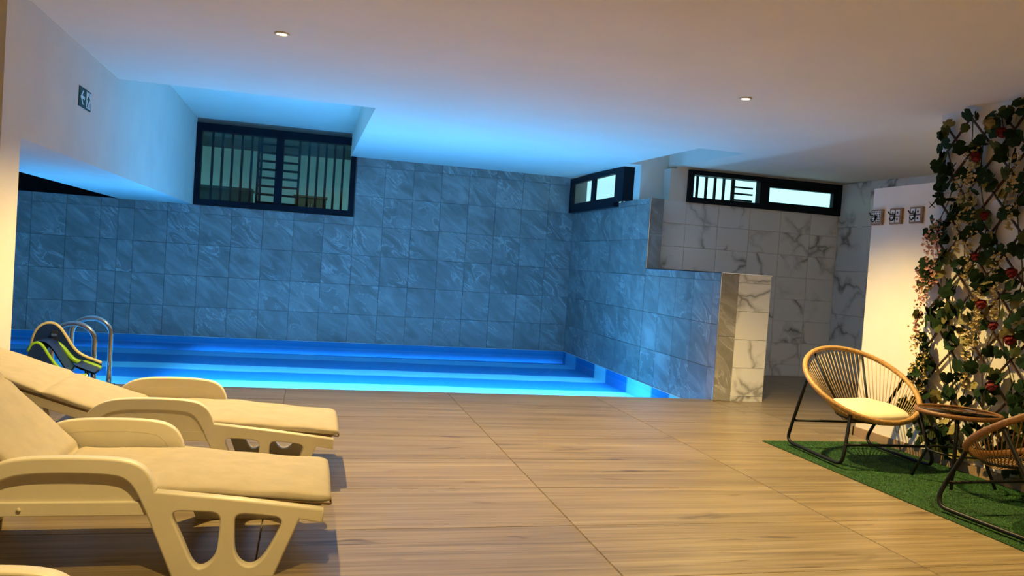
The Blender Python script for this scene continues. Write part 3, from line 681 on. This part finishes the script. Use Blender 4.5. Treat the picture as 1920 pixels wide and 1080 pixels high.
for i in range(4, n-1): fs += [(i, i+1, n+i+1, n+i), (2*n+i, 3*n+i, 3*n+i+1, 2*n+i+1)]
ch.add(v, fs, True).build('chute', M['navy'], t)
for yy in (-0.11, 0.11):
    MB().tube([(-0.12, yy, .42), (-0.26, yy, .20), (-0.36, yy, 0.0)], 0.014, 8).build('leg', M['steel'], t)
    MB().tube([(0.18, yy, .28), (0.19, yy, 0.0)], 0.014, 8).build('leg', M['steel'], t)
MB().box(-0.10, -0.06, 0.100, 0.127, 0.40, 0.53).build('strap', M['ink'], t, 0.003)
MB().box(-0.10, -0.063, 0.094, 0.100, 0.49, 0.51).build('buckle', M['steel'], t)

# ------------------------------------------------------------------ turf mat
tm = thing('turf_mat', 'green artificial grass mat under the chairs', 'mat', (0, 0, 0))
MB().box(3.495, XW-0.016, 1.2, 5.47, 0.0, 0.006).build('backing', M['turf'], tm)
nb = 42000
bx = rng.uniform(3.497, XW-0.02, nb); by = rng.uniform(2.9, 5.468, nb); an = rng.uniform(0, 2*np.pi, nb); h = rng.uniform(0.009, 0.0138, nb)
ln = rng.normal(0, 0.005, (nb, 2)); wd = 0.0022
V = np.zeros((nb, 3, 3))
V[:, 0] = np.stack([bx-wd*np.cos(an), by-wd*np.sin(an), np.full(nb, 0.005)], 1); V[:, 1] = np.stack([bx+wd*np.cos(an), by+wd*np.sin(an), np.full(nb, 0.005)], 1)
V[:, 2] = np.stack([np.clip(bx+ln[:, 0], 3.495, XW-0.018), by+ln[:, 1], h], 1)
me = bpy.data.meshes.new('grass_blades'); me.from_pydata(V.reshape(-1, 3).tolist(), [], np.arange(nb*3).reshape(-1, 3).tolist()); me.materials.append(M['blade'])
gbl = link('grass_blades', me, tm); gbl['kind'] = 'stuff'

# ------------------------------------------------------------------ round chairs
def chair(label, loc, rz, dark=False, cushion=True):
    """local: faces -y, rim circle tilted; origin on the floor below the rim centre"""
    t = thing('round_chair', label, 'chair', loc, rz, 'round rattan-rim chairs')
    rat, crd = (M['rattan_dark'], M['cord_dark']) if dark else (M['rattan'], M['cord'])
    Rr, tl, cz = 0.415, R(32), 0.535
    def rim(a, r=Rr): return Vector((r*math.sin(a), -r*math.cos(a)*math.cos(tl), cz-r*math.cos(a)*math.sin(tl)))
    MB().tube([rim(2*math.pi*k/72) for k in range(72)], 0.019, 10, True).build('rim', rat, t)
    sc_, sr, sz = Vector((0, -0.115, 0.30)), 0.235, 0.0
    def seat(a): return sc_+Vector((sr*math.sin(a), -sr*0.85*math.cos(a), 0.035*(1-math.cos(a))*0.5))
    MB().tube([seat(2*math.pi*k/48) for k in range(48)], 0.010, 8, True).build('seat_ring', M['black'], t)
    cm = MB(); NC = 76
    for k in range(NC):
        a = 2*math.pi*(k+0.5)/NC; p, q = rim(a), seat(a); mid = (p+q)/2-Vector((0, 0, 0.012))
        cm.tube([p, mid, q], 0.0033, 5)
    for k in range(15):
        xx = -0.21+0.03*k; yy = math.sqrt(max(0, 1-(xx/sr)**2))*sr*0.85
        cm.tube([sc_+Vector((xx, -yy, 0)), sc_+Vector((xx, 0, -0.012)), sc_+Vector((xx, yy, 0.034))], 0.0033, 5)
    c_ = cm.build('cords', crd, t); c_['kind'] = 'stuff'
    ru = MB()
    for s in (-1, 1):
        a1, a2 = s*R(100), s*R(40)
        p1, p2 = rim(a1, Rr*0.98), rim(a2, Rr*0.98)
        # one leg of the sled per side
        leg = [p1, Vector((s*0.36, 0.20, 0.30)), Vector((s*0.345, 0.335, 0.10)), Vector((s*0.345, 0.345, 0.05)), Vector((s*0.345, 0.31, 0.022)), Vector((s*0.345, 0.26, 0.018)),
               Vector((s*0.36, -0.26, 0.018)), Vector((s*0.36, -0.32, 0.024)), Vector((s*0.355, -0.345, 0.055)), Vector((s*0.345, -0.345, 0.11)), p2]
        leg[1] = p1.lerp(leg[2], 0.35)
        MB().tube(chaikin([tuple(v) for v in leg], 2, False), 0.0125, 10).build('sled_leg', M['black'], t)
        rb = [rim(s*R(150)), rim(s*R(150)).lerp(seat(s*R(150)), 0.5)-Vector((0, 0, 0.01)), seat(s*R(150))]
        MB().tube(rb, 0.009, 8).build('back_rib', M['black'], t)
        fr = [rim(s*R(40)), seat(s*R(40))]
    MB().tube([(-0.35, 0.262, 0.20), (0.35, 0.262, 0.20)], 0.0095, 8).build('rear_stretcher', M['black'], t)
    MB().tube([(-0.34, -0.335, 0.155), (0.34, -0.335, 0.155)], 0.0095, 8).build('front_stretcher', M['black'], t)
    if cushion:
        vs = []; fs = []; n = 32
        rings = [(1.0, 0.0), (1.04, 0.022), (0.97, 0.042), (0.8, 0.055), (0.4, 0.062)]
        for q, zz in rings:
            for k in range(n):
                a = 2*math.pi*k/n; e = 0.65; ca, sa = math.cos(a), math.sin(a)
                x = 0.235*q*math.copysign(abs(sa)**e, sa); y = -0.215*q*math.copysign(abs(ca)**e, ca)
                vs.append((x, y-0.115, 0.318+zz+0.05*(y+0.215)/0.43+0.004*math.sin(5*a)))
        for i in range(len(rings)-1):
            for k in range(n): k2 = (k+1) % n; fs.append((i*n+k, i*n+k2, (i+1)*n+k2, (i+1)*n+k))
        fs += [tuple(range(n-1, -1, -1)), tuple((len(rings)-1)*n+k for k in range(n))]
        cu = MB().add(vs, fs, True).build('cushion', M['cushion'], t)
        MB().tube([(0.05, -0.30, 0.33), (0.06, -0.33, 0.25), (0.10, -0.30, 0.24), (0.14, -0.26, 0.30)], 0.003, 5).build('tie', M['cord'], cu)
    return t
chair('tan rattan-rim round chair with cream cushion, beyond the glass table', (3.96, 4.975, 0.014), R(-2))
chair('dark brown rattan-rim round chair without cushion, in front of the glass table', (3.93, 3.42, 0.014), R(182), True, False)

# ------------------------------------------------------------------ glass table
t = thing('side_table', 'small round glass-topped table with brown rim between the chairs', 'table', (4.15, 4.27, 0.019))
MB().lathe([(0.238, 0.462), (0.238, 0.468)], n=48).build('glass_top', M['tabletop'], t)
MB().tube([(0.245*math.cos(2*math.pi*k/64), 0.245*math.sin(2*math.pi*k/64), 0.458) for k in range(64)], 0.015, 10, True).build('rim', M['rattan_dark'], t)
for k in range(4):
    a = R(45+90*k); MB().tube([(0.225*math.cos(a), 0.225*math.sin(a), 0.45), (0.16*math.cos(a), 0.16*math.sin(a), 0.20), (0.24*math.cos(a), 0.24*math.sin(a), 0.0)], 0.010, 8).build('leg', M['black'], t)
MB().tube([(0.16*math.cos(2*math.pi*k/32), 0.16*math.sin(2*math.pi*k/32), 0.20) for k in range(32)], 0.007, 8, True).build('leg_ring', M['black'], t)

# ------------------------------------------------------------------ ivy trellis
TY0, TY1, TZ0, TZ1 = 3.2, 5.0, 0.10, 2.53
tl = thing('ivy_trellis', 'brown diamond wall trellis covered with artificial ivy, red roses and blossoms', 'trellis', (XW, 0, 0))
def slats(sign, x):
    k = -12
    while k < 22:
        # z = sign*(y-TY1)*1.15 + c
        c = 0.28*k; pts = []
        m = 1.12*sign
        for y in (TY0, TY1):
            z = m*(y-TY1)+c
            if TZ0 <= z <= TZ1: pts.append((y, z))
        for z in (TZ0, TZ1):
            y = (z-c)/m+TY1
            if TY0 < y < TY1: pts.append((y, z))
        if len(pts) >= 2:
            (ya, za), (yb, zb) = pts[:2]
            if math.hypot(ya-yb, za-zb) > 0.12: MB().bar((x, ya, za), (x, yb, zb), 0.008, 0.017, (1, 0, 0)).build('slat', M['lattice'], tl)
        k += 1
slats(1, -0.030); slats(-1, -0.022)
def leafmesh(name, mat, lob=1.0):
    ang = [0, 25, 48, 75, 105, 140, 165, 180]; rad = [1.0, .76, .86, .70, .84, .72, .64, .30]
    pts = [(r_*math.sin(R(a)), r_*math.cos(R(a))) for a, r_ in zip(ang, rad)]
    v = [(0, 0, 0.06)]; right = [(x, y, -0.10*abs(x)) for x, y in pts]; left = [(-x, y, -0.10*abs(x)) for x, y in pts[-2:0:-1]]
    ring = right+left; v += ring; n = len(ring)
    me = bpy.data.meshes.new(name); me.from_pydata(v, [], [(0, 1+(i+1) % n, 1+i) for i in range(n)]); me.materials.append(mat); return me
LM = [leafmesh('ivy_leaf', M['leaf']), leafmesh('ivy_leaf', M['leaf']), leafmesh('ivy_leaf', M['leaf2']), leafmesh('pale_leaf', M['leaf3'])]
def leafmat():
    # leaf normal mostly -x (out of the wall), tip pointing down or sideways
    rz = random.gauss(math.pi, 0.9); tx = random.gauss(0, 0.5); ty = random.gauss(0, 0.55)
    base = Matrix(((0, 0, -1), (-1, 0, 0), (0, 1, 0)))   # x->-Y, y->Z, z->-X
    return base.to_4x4() @ Matrix.Rotation(rz, 4, 'Z') @ Matrix.Rotation(tx, 4, 'X') @ Matrix.Rotation(ty, 4, 'Y')
def edge(z): return 4.99 + (0.04 if z > 1.9 else 0.0) + 0.05*math.sin(z*5) + (0.10 if z < 1.5 else 0)
cnt = 0; rest = [MB(), MB(), MB()]
spots = []
for k in range(720):
    z = random.uniform(0.12, 2.55); y = random.uniform(3.25, edge(z)); spots.append((y, z))
spots.sort(key=lambda s: -s[0])
vis = [s for s in spots if s[0] > 4.02]; random.shuffle(vis); far = [s for s in spots if s[0] <= 4.02]
for i, (y, z) in enumerate(vis+far):
    sc = random.uniform(0.045, 0.072); kx = random.choices((0, 1, 2, 3), (6, 5, 3, 1.6))[0]
    x = -random.uniform(0.055, 0.085) if kx < 3 else -random.uniform(0.05, 0.065)
    mt = Matrix.Translation((x, y, z)) @ leafmat() @ Matrix.Scale(sc, 4)
    mxx = max((mt @ v.co).x for v in LM[kx].vertices)
    if mxx > -0.004: mt = Matrix.Translation((-0.004-mxx, 0, 0)) @ mt
    mnx = min((mt @ v.co).x for v in LM[kx].vertices)
    if mnx < -0.118: mt = Matrix.Translation((-0.118-mnx, 0, 0)) @ mt
    if i < 300:
        o = link('leaf', LM[kx], tl); o.matrix_local = mt
    else:
        me = LM[kx]; vs = [mt @ v.co for v in me.vertices]
        rest[0 if kx < 2 else kx-1].add(vs, [tuple(p.vertices) for p in me.polygons])
for mb, mt, nm in zip(rest, (M['leaf'], M['leaf2'], M['leaf3']), ('dark_leaves', 'olive_leaves', 'pale_leaves')):
    o = mb.build(nm, mt, tl); o['kind'] = 'stuff'
# stems
for k in range(9):
    y = 3.6+0.165*k; pts = []
    for j in range(22): pts.append((-0.03-0.015*math.sin(j*1.3+k), y+0.05*math.sin(j*0.8+k*2), 0.12+j*0.113))
    MB().tube(pts, 0.004, 5).build('vine_stem', M['stem'], tl)
# roses
def petal_ball(mb, c, r, n, flatten=0.8):
    c = Vector(c)
    for i in range(n):
        zz = 1-2*(i+.5)/n; ph = i*2.4; rr = math.sqrt(1-zz*zz); d = Vector((-abs(zz)*0.9-0.2, rr*math.cos(ph), rr*math.sin(ph))).normalized()
        s = d.cross(Vector((0.3, 0.2, 1))).normalized(); q = d.cross(s); p = c+d*r*0.55
        mb.add([p-s*r*.45-q*r*.35, p+s*r*.45-q*r*.35, p+s*r*.5+q*r*.4+d*r*.35, p+d*r*.5+q*r*.6, p-s*r*.5+q*r*.4+d*r*.35], [(0, 1, 2, 3, 4)])
    return mb
for (y, z) in ((4.42, 2.36), (4.62, 2.22), (4.50, 1.80), (4.55, 1.52), (4.47, 1.20), (4.36, 1.06), (4.33, 0.66), (4.25, 1.42), (4.22, 0.98), (4.60, 0.42)):
    petal_ball(MB(), (-0.07, y, z), random.uniform(0.034, 0.042), 16).build('rose', M['rose'], tl)
petal_ball(MB(), (-0.07, 4.53, 2.44), 0.042, 14).build('blossom', M['cream'], tl)
# hanging blossom strands
def strand(y, ztop, length, mat, w=0.05, n=110):
    mb = MB()
    for i in range(n):
        q = random.random(); z = ztop-q*length; ww = w*(1-0.55*q)
        p = Vector((-0.06-random.random()*0.035, y+random.gauss(0, ww*0.6), z)); r = random.uniform(0.009, 0.017)
        d = Vector((-1, random.gauss(0, .7), random.gauss(0, .7))).normalized(); s = d.cross(Vector((0, 0.3, 1))).normalized(); u = d.cross(s)
        mb.add([p-s*r, p-u*r*0.7+d*r*.5, p+s*r, p+u*r*1.1+d*r*.4], [(0, 1, 2, 3)])
    o = mb.build('blossom_strand', mat, tl); o['kind'] = 'stuff'
for (y, zt, L, m_) in ((4.99, 1.70, 0.55, 'pink'), (4.92, 1.80, 0.50, 'pink'), (5.04, 1.45, 0.55, 'pink'), (4.73, 2.10, 0.55, 'cream'), (4.62, 1.85, 0.50, 'cream'), (4.66, 2.28, 0.45, 'cream'), (4.50, 1.30, 0.40, 'cream'),
                        (4.37, 1.55, 0.45, 'cream'), (4.56, 1.05, 0.45, 'cream'), (5.05, 1.10, 0.55, 'cream'), (4.30, 2.2, 0.5, 'cream'), (4.95, 0.85, 0.35, 'cream')):
    strand(y, zt, L, M[m_])
